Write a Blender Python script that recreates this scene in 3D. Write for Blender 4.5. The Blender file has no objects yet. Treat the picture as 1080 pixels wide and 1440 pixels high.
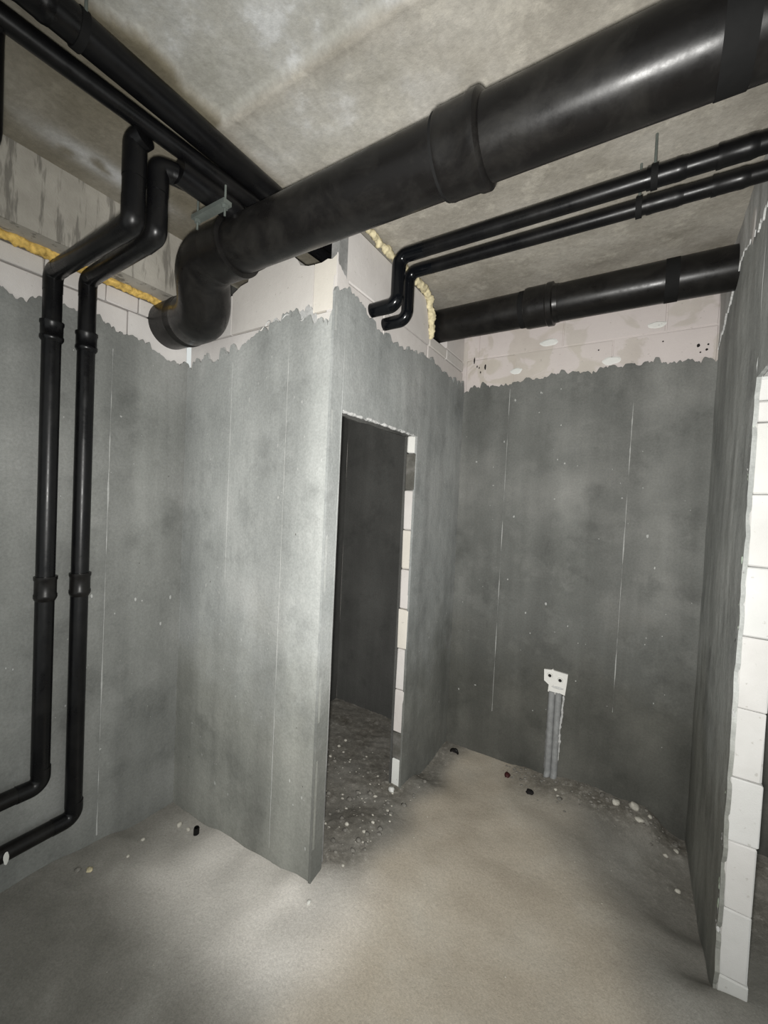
import bpy, math, random
from mathutils import Vector, Matrix, noise
random.seed(7)
S = bpy.context.scene
COL = S.collection

# ------------------------------------------------------------------ camera
F_PX, YAW, PITCH, ROLL = 581.0, -0.5556, -0.0271, 0.0469
cy_, sy_, cp_, sp_ = math.cos(YAW), math.sin(YAW), math.cos(PITCH), math.sin(PITCH)
FW = Vector((sy_*cp_, cy_*cp_, sp_))
R0 = Vector((cy_, -sy_, 0)); U0 = R0.cross(FW)
RT = R0*math.cos(ROLL) + U0*math.sin(ROLL)
UP = -R0*math.sin(ROLL) + U0*math.cos(ROLL)
cd = bpy.data.cameras.new('camera'); cam = bpy.data.objects.new('camera', cd); COL.objects.link(cam)
m = Matrix.Identity(4)
for i in range(3):
    m[i][0], m[i][1], m[i][2] = RT[i], UP[i], -FW[i]
m[0][3], m[1][3], m[2][3] = 0, 0, 1.6
cam.matrix_world = m
cd.sensor_fit = 'VERTICAL'; cd.sensor_height = 36; cd.lens = 36*F_PX/1440
cd.clip_start = .02
S.camera = cam

# ------------------------------------------------------------------ light
w = bpy.data.worlds.new('dim_interior'); S.world = w; w.use_nodes = True
bg = w.node_tree.nodes['Background']; bg.inputs[0].default_value = (.93, .97, .95, 1); bg.inputs[1].default_value = .20
# the phone's own torch: a small lamp beside the lens, beam aimed as the phone is
ld = bpy.data.lights.new('phone_torch', 'SPOT'); ld.energy = 62; ld.shadow_soft_size = .02
ld.spot_size = math.radians(140); ld.spot_blend = 1.0; ld.color = (1, .985, .95)
lo = bpy.data.objects.new('phone_torch', ld); COL.objects.link(lo)
lo.location = (-.015, .0, 1.57)
aim = Vector((-.80, 1.75, 1.62)) - Vector(lo.location)
lo.rotation_euler = aim.to_track_quat('-Z', 'Y').to_euler()
S.view_settings.view_transform = 'Standard'; S.view_settings.look = 'None'
S.view_settings.gamma = 1; S.view_settings.use_curve_mapping = False
S.view_settings.exposure = 1.90

# ------------------------------------------------------------------ measures
XL, Y1, XC, Y2, XR, Y3 = -1.97, 1.24, -1.03, 2.59, .28, 1.70
CE, HEAD, BEAM, YJ, TD = 2.75, 1.945, 2.485, 1.96, .05
PT = .012      # plaster thickness

# ------------------------------------------------------------------ materials
def mat(name, rough=.9, spec=.3):
    M = bpy.data.materials.new(name); M.use_nodes = True
    b = M.node_tree.nodes['Principled BSDF']
    b.inputs['Roughness'].default_value = rough
    b.inputs['Specular IOR Level'].default_value = spec
    return M, M.node_tree, b
def node(nt, t, **k):
    n = nt.nodes.new(t)
    for a, v in k.items(): setattr(n, a, v)
    return n
def coords(nt, scale=(1, 1, 1)):
    tc = node(nt, 'ShaderNodeNewGeometry'); mp = node(nt, 'ShaderNodeMapping')
    nt.links.new(tc.outputs['Position'], mp.inputs[0]); mp.inputs['Scale'].default_value = scale
    return mp.outputs[0]
def nz(nt, vec, scale, detail=6, rough=.6, dist=0):
    n = node(nt, 'ShaderNodeTexNoise'); n.inputs['Scale'].default_value = scale
    n.inputs['Detail'].default_value = detail; n.inputs['Roughness'].default_value = rough
    n.inputs['Distortion'].default_value = dist
    nt.links.new(vec, n.inputs['Vector']); return n.outputs['Fac']
def ramp(nt, fac, stops):
    r = node(nt, 'ShaderNodeValToRGB'); nt.links.new(fac, r.inputs[0])
    el = r.color_ramp.elements
    while len(el) < len(stops): el.new(.5)
    for e, (p, c) in zip(el, stops):
        e.position = p; e.color = (*c, 1) if len(c) == 3 else c
    return r.outputs[0]
def g(v): return (v, v, v)
def mix(nt, fac, a, b, mode='MIX'):
    n = node(nt, 'ShaderNodeMix', data_type='RGBA', blend_type=mode)
    if isinstance(fac, (int, float)): n.inputs[0].default_value = fac
    else: nt.links.new(fac, n.inputs[0])
    for i, v in ((6, a), (7, b)):
        if isinstance(v, tuple): n.inputs[i].default_value = (*v, 1)
        else: nt.links.new(v, n.inputs[i])
    return n.outputs[2]
def bump(nt, b, h, strength=.4, dist=.01, prev=None):
    n = node(nt, 'ShaderNodeBump'); n.inputs['Strength'].default_value = strength
    n.inputs['Distance'].default_value = dist; nt.links.new(h, n.inputs['Height'])
    if prev is not None: nt.links.new(prev, n.inputs['Normal'])
    nt.links.new(n.outputs[0], b.inputs['Normal']); return n.outputs[0]
def attr(nt, name):
    n = node(nt, 'ShaderNodeAttribute'); n.attribute_name = name; return n.outputs['Fac']

def plaster_mat(name, dark, mid, light, streak=.35, seed=0, damp_shade=0.):
    M, nt, b = mat(name, .85, .25)
    v = coords(nt); vs = coords(nt, (1, 1, .16))
    big = ramp(nt, nz(nt, v, 2.3 + seed, 4, .5, 0), [(.28, dark), (.52, mid), (.80, light)])
    st = ramp(nt, nz(nt, vs, 9, 4, .6), [(.35, g(.78)), (.6, g(1.0)), (.75, g(1.14))])
    c = mix(nt, streak, big, mix(nt, 1.0, big, st, 'MULTIPLY'))
    pa = ramp(nt, nz(nt, v, 6.5 + seed, 6, .62, .1), [(.55, g(0)), (.66, g(1))])
    c = mix(nt, mix(nt, 1.0, pa, g(.22), 'MULTIPLY'), c, light)
    pd = ramp(nt, nz(nt, v, 4.5 + seed, 6, .65, 0), [(.32, g(.80)), (.46, g(1))])
    c = mix(nt, 1.0, c, pd, 'MULTIPLY')
    vv = coords(nt, (1, 1, .05))
    c = mix(nt, 1.0, c, ramp(nt, nz(nt, vv, 5.5, 3, .5), [(.36, g(.86)), (.5, g(1)), (.66, g(1.12))]), 'MULTIPLY')
    if damp_shade:  # darkens towards the floor: partly damp, partly shade put into the colour
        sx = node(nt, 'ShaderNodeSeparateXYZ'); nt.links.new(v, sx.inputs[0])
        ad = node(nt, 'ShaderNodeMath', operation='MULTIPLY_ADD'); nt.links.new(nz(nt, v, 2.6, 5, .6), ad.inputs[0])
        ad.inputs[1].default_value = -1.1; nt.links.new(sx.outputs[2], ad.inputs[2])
        c = mix(nt, 1.0, c, ramp(nt, ad.outputs[0], [(0, (1-damp_shade, (1-damp_shade)*.985, (1-damp_shade)*.93)), (.45, g(1))]), 'MULTIPLY')
    sm = ramp(nt, nz(nt, v, 95, 5, .8), [(.3, g(.80)), (.7, g(1.16))])
    c = mix(nt, .9, c, mix(nt, 1.0, c, sm, 'MULTIPLY'))
    nt.links.new(c, b.inputs['Base Color'])
    p = bump(nt, b, nz(nt, v, 11, 4, .6), .35, .012)
    p = bump(nt, b, nz(nt, vs, 34, 4, .6), .25, .004, p)
    bump(nt, b, nz(nt, v, 240, 3, .7), .3, .0015, p)
    return M
M_PL = plaster_mat('grey_plaster', (.27, .28, .27), (.34, .35, .338), (.44, .445, .43), damp_shade=.22)
M_PLR = plaster_mat('grey_plaster_streaked', (.30, .31, .30), (.40, .41, .395), (.55, .56, .54), .9, .2, .35)  # right wall: colour lightened to make up for the torch only grazing it
M_PLO = plaster_mat('grey_plaster_doorway', (.22, .23, .225), (.29, .30, .293), (.38, .385, .375), .5, .1, .38)
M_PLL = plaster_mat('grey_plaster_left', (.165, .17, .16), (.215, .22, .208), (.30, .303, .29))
M_PLB = plaster_mat('damp_shaded_grey_plaster', (.115, .118, .11), (.165, .168, .158), (.255, .255, .24), .5, .3, .42)
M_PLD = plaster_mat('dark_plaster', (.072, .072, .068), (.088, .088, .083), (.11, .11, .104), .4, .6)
M_PLX = plaster_mat('pale_screed_line', (.38, .385, .37), (.44, .445, .43), (.52, .52, .50))
M_FILL = plaster_mat('pale_mortar', (.42, .425, .41), (.52, .52, .51), (.64, .64, .63), .3, .9)
M_MORD = plaster_mat('dark_mortar_smear', (.07, .068, .06), (.10, .097, .085), (.30, .29, .28), .3, 3)
M_MORT = plaster_mat('mortar_smear', (.16, .16, .155), (.23, .23, .225), (.50, .49, .48), .3, 3)

def block_mat(name, a, c2, patch=None):
    M, nt, b = mat(name, .95, .15)
    v = coords(nt)
    c = ramp(nt, nz(nt, v, 4.5, 5, .6), [(.3, a), (.7, c2)])
    oi = node(nt, 'ShaderNodeObjectInfo')
    tint = ramp(nt, oi.outputs['Random'], [(0, (.95, .935, .90)), (.5, (1, 1, 1)), (1, (1.0, .975, .965))])
    c = mix(nt, 1.0, c, tint, 'MULTIPLY')
    if patch:
        pf = ramp(nt, nz(nt, v, 5.2, 4, .5, 1.2), [(.46, g(0)), (.52, g(1))])
        c = mix(nt, mix(nt, 1.0, pf, g(.55), 'MULTIPLY'), c, patch)
    sp = ramp(nt, nz(nt, v, 62, 2, .5), [(.70, g(0)), (.76, g(1))])
    c = mix(nt, mix(nt, 1.0, sp, g(.45), 'MULTIPLY'), c, (.30, .28, .25))
    nt.links.new(c, b.inputs['Base Color'])
    p = bump(nt, b, nz(nt, v, 24, 5, .7), .3, .004)
    bump(nt, b, nz(nt, v, 300, 2, .6), .35, .0015, p)
    return M
M_BLK = block_mat('aerated_concrete', (.56, .537, .518), (.64, .62, .60))
M_BLKE = block_mat('white_aerated_concrete', (.49, .49, .475), (.57, .57, .56))
M_BLKB = block_mat('aerated_concrete_smeared', (.49, .45, .415), (.58, .54, .50), (.66, .60, .595))
M_BLKC = block_mat('cream_concrete', (.60, .57, .51), (.66, .63, .57))
M_WHT = block_mat('white_filler', (.68, .69, .66), (.76, .765, .74))
M_GREEN = block_mat('greenish_crumbs', (.33, .42, .33), (.52, .58, .50))

def ceiling_mat():
    M, nt, b = mat('cast_concrete', .9, .2)
    v = coords(nt)
    c = ramp(nt, nz(nt, v, 3.6, 6, .62, 0), [(.28, (.27, .25, .21)), (.5, (.37, .345, .30)), (.74, (.48, .455, .405))])
    pa = ramp(nt, nz(nt, v, 11, 6, .65, .2), [(.55, g(0)), (.64, g(1))])
    c = mix(nt, mix(nt, 1.0, pa, g(.35), 'MULTIPLY'), c, (.58, .545, .47))
    c = mix(nt, attr(nt, 'peel'), c, ramp(nt, nz(nt, v, 4.5, 6, .62, .1), [(.36, (.33, .325, .29)), (.5, (.40, .395, .365)), (.56, (.44, .44, .42)), (.62, (.58, .59, .59))]))
    c = mix(nt, attr(nt, 'damp'), c, (.17, .15, .105))
    c = mix(nt, attr(nt, 'white'), c, (.60, .60, .60))
    sm = ramp(nt, nz(nt, v, 55, 5, .7), [(.3, g(.8)), (.7, g(1.12))])
    c = mix(nt, .8, c, mix(nt, 1.0, c, sm, 'MULTIPLY'))
    nt.links.new(c, b.inputs['Base Color'])
    p = bump(nt, b, nz(nt, v, 9, 6, .65), .5, .01)
    bump(nt, b, nz(nt, v, 130, 3, .7), .4, .002, p)
    return M
M_CEIL = ceiling_mat()
def beam_mat():
    M, nt, b = mat('stained_concrete', .9, .2)
    v = coords(nt); vs = coords(nt, (1, 1, .13))
    c = ramp(nt, nz(nt, v, 5, 5, .6), [(.35, (.33, .31, .27)), (.65, (.46, .435, .385))])
    d = ramp(nt, nz(nt, vs, 26, 4, .65), [(.54, g(0)), (.62, g(1))])
    c = mix(nt, mix(nt, 1.0, d, g(.8), 'MULTIPLY'), c, (.16, .15, .13))
    nt.links.new(c, b.inputs['Base Color'])
    p = bump(nt, b, nz(nt, v, 14, 5, .7), .4, .006)
    bump(nt, b, nz(nt, v, 150, 3, .7), .4, .002, p)
    return M
M_BEAM = beam_mat()
def floor_mat():
    M, nt, b = mat('dusty_screed', .95, .12)
    v = coords(nt)
    gr = ramp(nt, nz(nt, v, 3.5, 6, .6, .4), [(.30, (.20, .193, .172)), (.5, (.26, .25, .225)), (.72, (.34, .33, .30))])
    sa = ramp(nt, nz(nt, v, 2.6, 5, .55, .2), [(.32, (.43, .375, .30)), (.5, (.49, .435, .355)), (.70, (.54, .495, .42))])
    c = mix(nt, attr(nt, 'sand'), gr, sa)
    c = mix(nt, attr(nt, 'pale'), c, (.84, .80, .745))
    c = mix(nt, attr(nt, 'dirt'), c, ramp(nt, nz(nt, v, 34, 6, .7), [(.4, (.13, .12, .10)), (.56, (.22, .205, .175)), (.70, (.46, .44, .40))]))
    sm = ramp(nt, nz(nt, v, 130, 5, .85), [(.3, g(.70)), (.7, g(1.25))])
    c = mix(nt, .8, c, mix(nt, 1.0, c, sm, 'MULTIPLY'))
    nt.links.new(c, b.inputs['Base Color'])
    p = bump(nt, b, nz(nt, v, 30, 6, .7), .45, .006)
    bump(nt, b, nz(nt, v, 260, 3, .7), .5, .002, p)
    return M
M_FLOOR = floor_mat()
def simple(name, c, rough=.6, spec=.5, metal=0, var=.15, sc=30):
    M, nt, b = mat(name, rough, spec)
    v = coords(nt)
    lo_ = tuple(x*(1-var) for x in c); hi = tuple(min(1, x*(1+var)) for x in c)
    nt.links.new(ramp(nt, nz(nt, v, sc, 5, .65), [(.35, lo_), (.65, hi)]), b.inputs['Base Color'])
    b.inputs['Metallic'].default_value = metal
    bump(nt, b, nz(nt, v, sc*3, 3, .6), .15, .001)
    return M
def pipe_mat(name, base, dust, rough, damt, sp=.26):
    M, nt, b = mat(name, rough, sp)
    v = coords(nt)
    d = ramp(nt, nz(nt, v, 7, 6, .7, .5), [(.45, g(0)), (.72, g(damt))])
    c = mix(nt, d, base, dust)
    nt.links.new(c, b.inputs['Base Color'])
    r = ramp(nt, nz(nt, v, 14, 5, .7), [(.3, g(rough-.08)), (.7, g(rough+.14))])
    nt.links.new(r, b.inputs['Roughness'])
    bump(nt, b, nz(nt, v, 60, 4, .6), .12, .001)
    return M
M_PIPE = pipe_mat('black_plastic', (.0035, .0035, .004), (.013, .0125, .0115), .30, .5)
M_PIPEG = pipe_mat('dusty_black_plastic', (.0065, .006, .0058), (.026, .0245, .022), .31, .55, .24)
M_GLOSS = pipe_mat('glossy_black_plastic', (.003, .0035, .0045), (.008, .008, .009), .16, .2)
M_MATTE = simple('matte_black', (.006, .006, .006), .8, .2)
M_STEEL = simple('zinc_steel', (.16, .18, .165), .5, .5, .5)
M_FOAM = simple('yellow_foam', (.62, .42, .12), .9, .2, 0, .3, 45)
M_FOAMP = simple('pale_foam', (.62, .55, .36), .9, .2, 0, .2, 45)
M_GREY = simple('grey_plastic', (.26, .265, .265), .5, .4)
M_HOLE = simple('dark_hollow', (.02, .018, .018), .95, .1)
M_RED = simple('dark_red_hollow', (.05, .012, .012), .6, .3)
M_STONE = simple('pale_rubble', (.52, .50, .44), .95, .1, 0, .2, 40)
M_STONED = simple('grey_rubble', (.20, .19, .17), .95, .1, 0, .25, 40)

# ------------------------------------------------------------------ helpers
def link(name, verts, faces, m, parent=None, smooth=False, kind=None):
    me = bpy.data.meshes.new(name); me.from_pydata([tuple(v) for v in verts], [], faces); me.update()
    if smooth:
        for p in me.polygons: p.use_smooth = True
    me.materials.append(m)
    o = bpy.data.objects.new(name, me); COL.objects.link(o)
    if parent is not None: o.parent = parent; o.matrix_parent_inverse = parent.matrix_world.inverted() if False else Matrix.Identity(4)
    if kind: o['kind'] = kind
    return o
def tag(o, label, cat, group=None):
    o['label'] = label; o['category'] = cat
    if group: o['group'] = group
    return o
def thing(name, label, cat, group=None):
    o = bpy.data.objects.new(name, None); o.empty_display_size = .05; COL.objects.link(o)
    return tag(o, label, cat, group)
def place(root, loc):
    """set the empty at the thing's base, keeping the parts (built in room coordinates) where they are"""
    root.location = loc
    for c in root.children: c.location = Vector(c.location) - Vector(loc)
def boxv(x0, x1, y0, y1, z0, z1):
    v = [(x, y, z) for x in (x0, x1) for y in (y0, y1) for z in (z0, z1)]
    f = [(0, 1, 3, 2), (4, 6, 7, 5), (0, 4, 5, 1), (2, 3, 7, 6), (0, 2, 6, 4), (1, 5, 7, 3)]
    return v, f
def box(name, b, m, parent=None, kind=None):
    v, f = boxv(*b); return link(name, v, f, m, parent, False, kind)
def chipped(name, b, m, parent=None, j=.0012, bev=.004):
    """a block with worn, slightly uneven arrises"""
    x0, x1, y0, y1, z0, z1 = b; vs = []; fs = []
    r = lambda: random.uniform(-j, j)
    c = (Vector((x0, y0, z0)), Vector((x1, y1, z1)))
    idx = {}
    for i in (0, 1):
        for k in (0, 1):
            for l in (0, 1):
                P = Vector((c[i].x, c[k].y, c[l].z)); s = Vector((1-2*i, 1-2*k, 1-2*l))
                bb = min(bev*random.uniform(.5, 1.5), (x1-x0)/3, (y1-y0)/3, (z1-z0)/3)
                for ax in range(3):
                    q = P.copy()
                    for a2 in range(3):
                        if a2 != ax: q[a2] += s[a2]*bb
                    idx[(i, k, l, ax)] = len(vs); vs.append(q + Vector((r(), r(), r())))
    for ax in range(3):                       # the six faces
        o1, o2 = [a for a in range(3) if a != ax]
        for sd in (0, 1):
            ring = []
            for (p, q) in ((0, 0), (1, 0), (1, 1), (0, 1)):
                key = [0, 0, 0]; key[ax] = sd; key[o1] = p; key[o2] = q; ring.append(idx[(*key, ax)])
            fs.append(ring if (sd == 1) == (ax != 1) else ring[::-1])
    for ax in range(3):                       # the twelve chamfers
        o1, o2 = [a for a in range(3) if a != ax]
        for p in (0, 1):
            for q in (0, 1):
                k0 = [0, 0, 0]; k1 = [0, 0, 0]; k0[o1] = k1[o1] = p; k0[o2] = k1[o2] = q; k1[ax] = 1
                fs.append([idx[(*k0, o1)], idx[(*k1, o1)], idx[(*k1, o2)], idx[(*k0, o2)]])
    for i in (0, 1):
        for k in (0, 1):
            for l in (0, 1): fs.append([idx[(i, k, l, a)] for a in range(3)])
    o = link(name, vs, fs, m, parent)
    import bmesh
    bm = bmesh.new(); bm.from_mesh(o.data); bmesh.ops.recalc_face_normals(bm, faces=bm.faces); bm.to_mesh(o.data); bm.free()
    return o
def prism(name, outline, axis, a0, a1, m, parent=None):
    """outline [(u,z)] extruded along 'x' or 'y' from a0 to a1"""
    P = (lambda u, z, a: (u, a, z)) if axis == 'y' else (lambda u, z, a: (a, u, z))
    n = len(outline); v = [P(u, z, a0) for u, z in outline] + [P(u, z, a1) for u, z in outline]
    f = [list(range(n)), list(range(n, 2*n))[::-1]] + [[i, i+n, (i+1) % n + n, (i+1) % n] for i in range(n)]
    o = link(name, v, f, m, parent)
    import bmesh
    bm = bmesh.new(); bm.from_mesh(o.data); bmesh.ops.recalc_face_normals(bm, faces=bm.faces); bm.to_mesh(o.data); bm.free()
    return o
def N(x, y=0, z=0): return noise.noise(Vector((x, y, z)))
def lerp_pts(pts, u):
    if u <= pts[0][0]: return pts[0][1]
    for (a, va), (b, vb) in zip(pts, pts[1:]):
        if u <= b: return va + (vb-va)*(u-a)/max(1e-9, b-a)
    return pts[-1][1]
def ragged(pts, amp=1.0, sd=0):
    """a trowelled plaster edge: long waves, then teeth and drips"""
    def f(u):
        t = abs(N(u*15 + .5*N(u*50, sd), sd))**.75; k = .6 + .9*abs(N(u*6, sd+9))
        return lerp_pts(pts, u) + amp*(.020*N(u*8, sd+3) + .105*k*(t-.30) + .018*N(u*48, sd+5) + .005*N(u*150, sd+7))
    return f
def sheet(name, axis, face, inward, ubr, top, bot, m, parent, du=.0045, dv=.03, u0f=None, u1f=None, rel=.0016, thick=PT, sd=0):
    """a skin of plaster on a wall plane. axis: 'x' = plane of constant x (u is y), 'y' = constant y (u is x)"""
    us = []
    for a, b in zip(ubr, ubr[1:]):
        n = max(1, int(round((b-a)/du))); us += [a + (b-a)*i/n for i in range(n)]
        if b != ubr[-1]: us.append(b-1e-4)
    us.append(ubr[-1])
    rows = max(2, int(round((top(us[len(us)//2]) - 0)/dv)))
    vs, fs = [], []; nu = len(us)
    for back in (0, 1):
        for i, u in enumerate(us):
            b_, t_ = bot(u), top(u)
            for r in range(rows+1):
                z = b_ + (t_-b_)*r/rows; uu = u
                if u1f and u > ubr[-1]-.05: uu = u + u1f(z)*(1-(ubr[-1]-u)/.05)
                if u0f and u < ubr[0]+.05: uu = u + u0f(z)*(1-(u-ubr[0])/.05)
                d = 0 if back else rel*(N(uu*4, z*4, sd) + .5*N(uu*14, z*5, sd))
                a = face + inward*(thick if back else -d)
                vs.append((uu, a, z) if axis == 'y' else (a, uu, z))
    W = rows+1; K = nu*W
    for i in range(nu-1):
        for r in range(rows):
            a = i*W+r; fs.append((a, a+W, a+W+1, a+1)); fs.append((K+a, K+a+1, K+a+W+1, K+a+W))
        for r in (0, rows):
            a = i*W+r; fs.append((a, K+a, K+a+W, a+W) if r == 0 else (a, a+W, K+a+W, K+a))
    for r in range(rows):
        a = r; fs.append((a, a+1, K+a+1, K+a)); a = (nu-1)*W+r; fs.append((a, K+a, K+a+1, a+1))
    o = link(name, vs, fs, m, parent)
    import bmesh
    bm = bmesh.new(); bm.from_mesh(o.data); bmesh.ops.recalc_face_normals(bm, faces=bm.faces); bm.to_mesh(o.data); bm.free()
    return o

# tubes ---------------------------------------------------------------
def rounded(path, rad, seg=9):
    P = [Vector(p) for p in path]; out = [P[0]]
    for i in range(1, len(P)-1):
        a = (P[i-1]-P[i]); b = (P[i+1]-P[i]); la, lb = a.length, b.length; a.normalize(); b.normalize()
        th = a.angle(b)
        d = min(rad/math.tan(th/2), la*.49, lb*.49); R = d*math.tan(th/2)
        c = P[i] + (a+b).normalized()*(R/math.sin(th/2))
        p0 = P[i]+a*d; p1 = P[i]+b*d; v0 = p0-c; v1 = p1-c; ang = v0.angle(v1)
        for k in range(seg+1):
            t = k/seg
            out.append(c + (v0*math.sin((1-t)*ang) + v1*math.sin(t*ang))/math.sin(ang))
    out.append(P[-1]); return out
def sweep(pts, radii, n=28):
    """rings along pts with a radius each, ends capped"""
    pts = [Vector(p) for p in pts]; vs, fs = [], []
    def tang(i):
        a = pts[max(i-1, 0)]; b = pts[min(i+1, len(pts)-1)]
        t = b-a
        return t.normalized() if t.length > 1e-9 else None
    T = [tang(i) for i in range(len(pts))]
    for i in range(len(T)):
        if T[i] is None: T[i] = T[i-1]
    ref = Vector((0, 0, 1)) if abs(T[0].z) < .9 else Vector((0, 1, 0))
    u = (ref - T[0]*ref.dot(T[0])).normalized()
    for i, p in enumerate(pts):
        u = (u - T[i]*u.dot(T[i])).normalized(); w_ = T[i].cross(u)
        for k in range(n):
            a = 2*math.pi*k/n; vs.append(p + (u*math.cos(a)+w_*math.sin(a))*radii[i])
    for i in range(len(pts)-1):
        for k in range(n):
            a = i*n+k; b = i*n+(k+1) % n; fs.append((a, a+n, b+n, b))
    fs.append(list(range(n))); fs.append([(len(pts)-1)*n+k for k in range(n)][::-1])
    return vs, fs
def smooth_by_angle(o, deg=35):
    import bmesh
    bm = bmesh.new(); bm.from_mesh(o.data); bmesh.ops.recalc_face_normals(bm, faces=bm.faces)
    for e in bm.edges:
        if len(e.link_faces) == 2 and e.calc_face_angle(0) > math.radians(deg): e.smooth = False
    for f in bm.faces: f.smooth = True
    bm.to_mesh(o.data); bm.free(); return o
def tube(name, path, r, m, parent=None, bend=0, n=28):
    pts = rounded(path, bend) if bend else [Vector(p) for p in path]
    v, f = sweep(pts, [r]*len(pts), n); return smooth_by_angle(link(name, v, f, m, parent))
def lathe(name, p0, p1, prof, m, parent=None, n=32):
    """prof: [(distance from p0 towards p1, radius)]"""
    p0, p1 = Vector(p0), Vector(p1); d = (p1-p0).normalized(); vs, fs = [], []
    ref = Vector((0, 0, 1)) if abs(d.z) < .9 else Vector((0, 1, 0))
    u = (ref - d*ref.dot(d)).normalized(); w_ = d.cross(u)
    for s, r in prof:
        for k in range(n):
            a = 2*math.pi*k/n; vs.append(p0 + d*s + (u*math.cos(a)+w_*math.sin(a))*max(r, 1e-4))
    for i in range(len(prof)-1):
        for k in range(n):
            a = i*n+k; b = i*n+(k+1) % n; fs.append((a, a+n, b+n, b))
    fs.append(list(range(n))); fs.append([(len(prof)-1)*n+k for k in range(n)][::-1])
    return smooth_by_angle(link(name, vs, fs, m, parent))
def coupling(p0, p1, r, m, parent, name='coupling', lip=.12, n=32):
    """push-fit socket: a chamfered bell with a bead at each mouth"""
    L = (Vector(p1)-Vector(p0)).length; R = r*(1+lip); B = r*(1+lip*1.55); e = min(.012, L*.12)
    return lathe(name, p0, p1, [(0, r*1.01), (0, B), (e, B), (e*1.5, R), (L-e*2.6, R), (L-e*2.2, B*.99), (L-e*1.2, B*.99), (L-e*.6, R*.98), (L, r*1.02)], m, parent, n)
def clamp_ring(c, axis, r, m, parent, wd=.018):
    c = Vector(c); a = Vector(axis).normalized()
    return lathe('clamp_ring', c-a*wd/2, c+a*wd/2, [(0, r), (0, r+.003), (wd, r+.003), (wd, r)], m, parent, 28)

def lump(name, path, rads, m, parent=None, sd=0, amp=.35, n=18, kind=None):
    """a lumpy bead of foam or a ridge of debris following a path"""
    P = [Vector(p) for p in path]; pts = []; rr = []
    for i in range(len(P)-1):
        k = max(2, int((P[i+1]-P[i]).length/.006))
        for j in range(k): pts.append(P[i].lerp(P[i+1], j/k)); rr.append(rads[i]+(rads[i+1]-rads[i])*j/k)
    pts.append(P[-1]); rr.append(rads[-1])
    rr[0] *= .3; rr[-1] *= .3
    v, f = sweep(pts, rr, n)
    out = []
    for i, q in enumerate(v):
        c = pts[i//n]; d = q-c
        k = 1 + amp*1.2*N(q.x*34+sd, q.y*34, q.z*34) + amp*.9*N(q.x*90, q.y*90+sd, q.z*90)
        out.append(c+d*k)
    return link(name, out, f, m, parent, True, kind)
def stone_vf(c, s, sd, seg=6):
    vs, fs = [], []; c = Vector(c)
    vs.append(c+Vector((0, 0, s[2]))); 
    for i in range(1, seg):
        ph = math.pi*i/seg
        for k in range(8):
            a = 2*math.pi*k/8 + (i % 2)*.3
            d = Vector((math.sin(ph)*math.cos(a), math.sin(ph)*math.sin(a), math.cos(ph)))
            q = 1 + .45*N(d.x*1.7+sd, d.y*1.7-sd, d.z*1.7) + .2*N(d.x*5+sd, d.y*5, d.z*5)
            vs.append(c + Vector((d.x*s[0], d.y*s[1], d.z*s[2]))*q)
    vs.append(c-Vector((0, 0, s[2])))
    for k in range(8): fs.append((0, 1+k, 1+(k+1) % 8))
    for i in range(seg-2):
        for k in range(8):
            a = 1+i*8+k; b = 1+i*8+(k+1) % 8; fs.append((a, a+8, b+8, b))
    L = len(vs)-1; o = 1+(seg-2)*8
    for k in range(8): fs.append((L, o+(k+1) % 8, o+k))
    return vs, fs

# ================================================================== SETTING
# floor: uneven, sand heaped along the far walls
CT = [(-1.97, .4, .06), (-1.97, .69, .06), (-1.97, .87, .036), (-1.97, 1.09, -.007), (-1.97, 1.24, -.012), (-1.777, 1.2, -.005),
      (-1.486, 1.2, .025), (-1.257, 1.2, .043), (-1.03, 1.2, .066), (-1.0, 1.32, .09), (-1.0, 1.54, .075), (-1.0, 1.98, .04),
      (-1.0, 2.3, -.02), (-.97, 2.58, .0), (-.68, 2.58, .008), (-.43, 2.58, .02), (-.2, 2.58, .05), (.08, 2.58, .05), (.26, 2.58, -.06),
      (.26, 2.35, -.05), (.26, 2.07, -.035), (.26, 1.78, .01), (.3, 1.66, .09), (.36, 1.66, .1), (-.4, 1.5, .02), (-.5, .9, .03), (-.3, 2.0, .02),
      (-1.2, .6, .04), (0, .8, .05), (.1, 1.3, .05), (-1.5, 2.2, .02), (.6, 2.6, .02), (.7, 1.7, .05), (0, 0, .03), (-1.5, 0, .04), (-1.3, 1.7, .03), (-2.6, 1, 0), (1, 0, .03)]
def floor_z(x, y):
    sw = sz = 0
    for a, b, h in CT:
        w_ = 1/((x-a)**2+(y-b)**2+.006)**1.7; sw += w_; sz += w_*h
    n = .006*N(x*3, y*3) + .004*N(x*9, y*9, 2)
    rb = rub(x, y)
    return sz/sw + n + rb*(.013*abs(N(x*28, y*28, 5)) + .007*N(x*60, y*60, 8))
def sstep(a, b, x):
    t = max(0, min(1, (x-a)/(b-a))); return t*t*(3-2*t)
def rub(x, y):
    """rubbly places: inside and around the doorway, along the foot of the far wall"""
    a = sstep(-.82, -1.02, x + .08*N(y*5, x*5)) * sstep(1.15, 1.4, y)*sstep(-2.3, -1.9, x)
    b = sstep(2.25, 2.5, y + .1*x*0 + .12*N(x*4, y*4)) * sstep(-.62, -.5, x)*sstep(.9, .5, x)
    c = .7*sstep(.02, .2, x+.08*N(y*6, 3)) * sstep(1.8, 2.3, y)
    return max(a, b, c)
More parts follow.
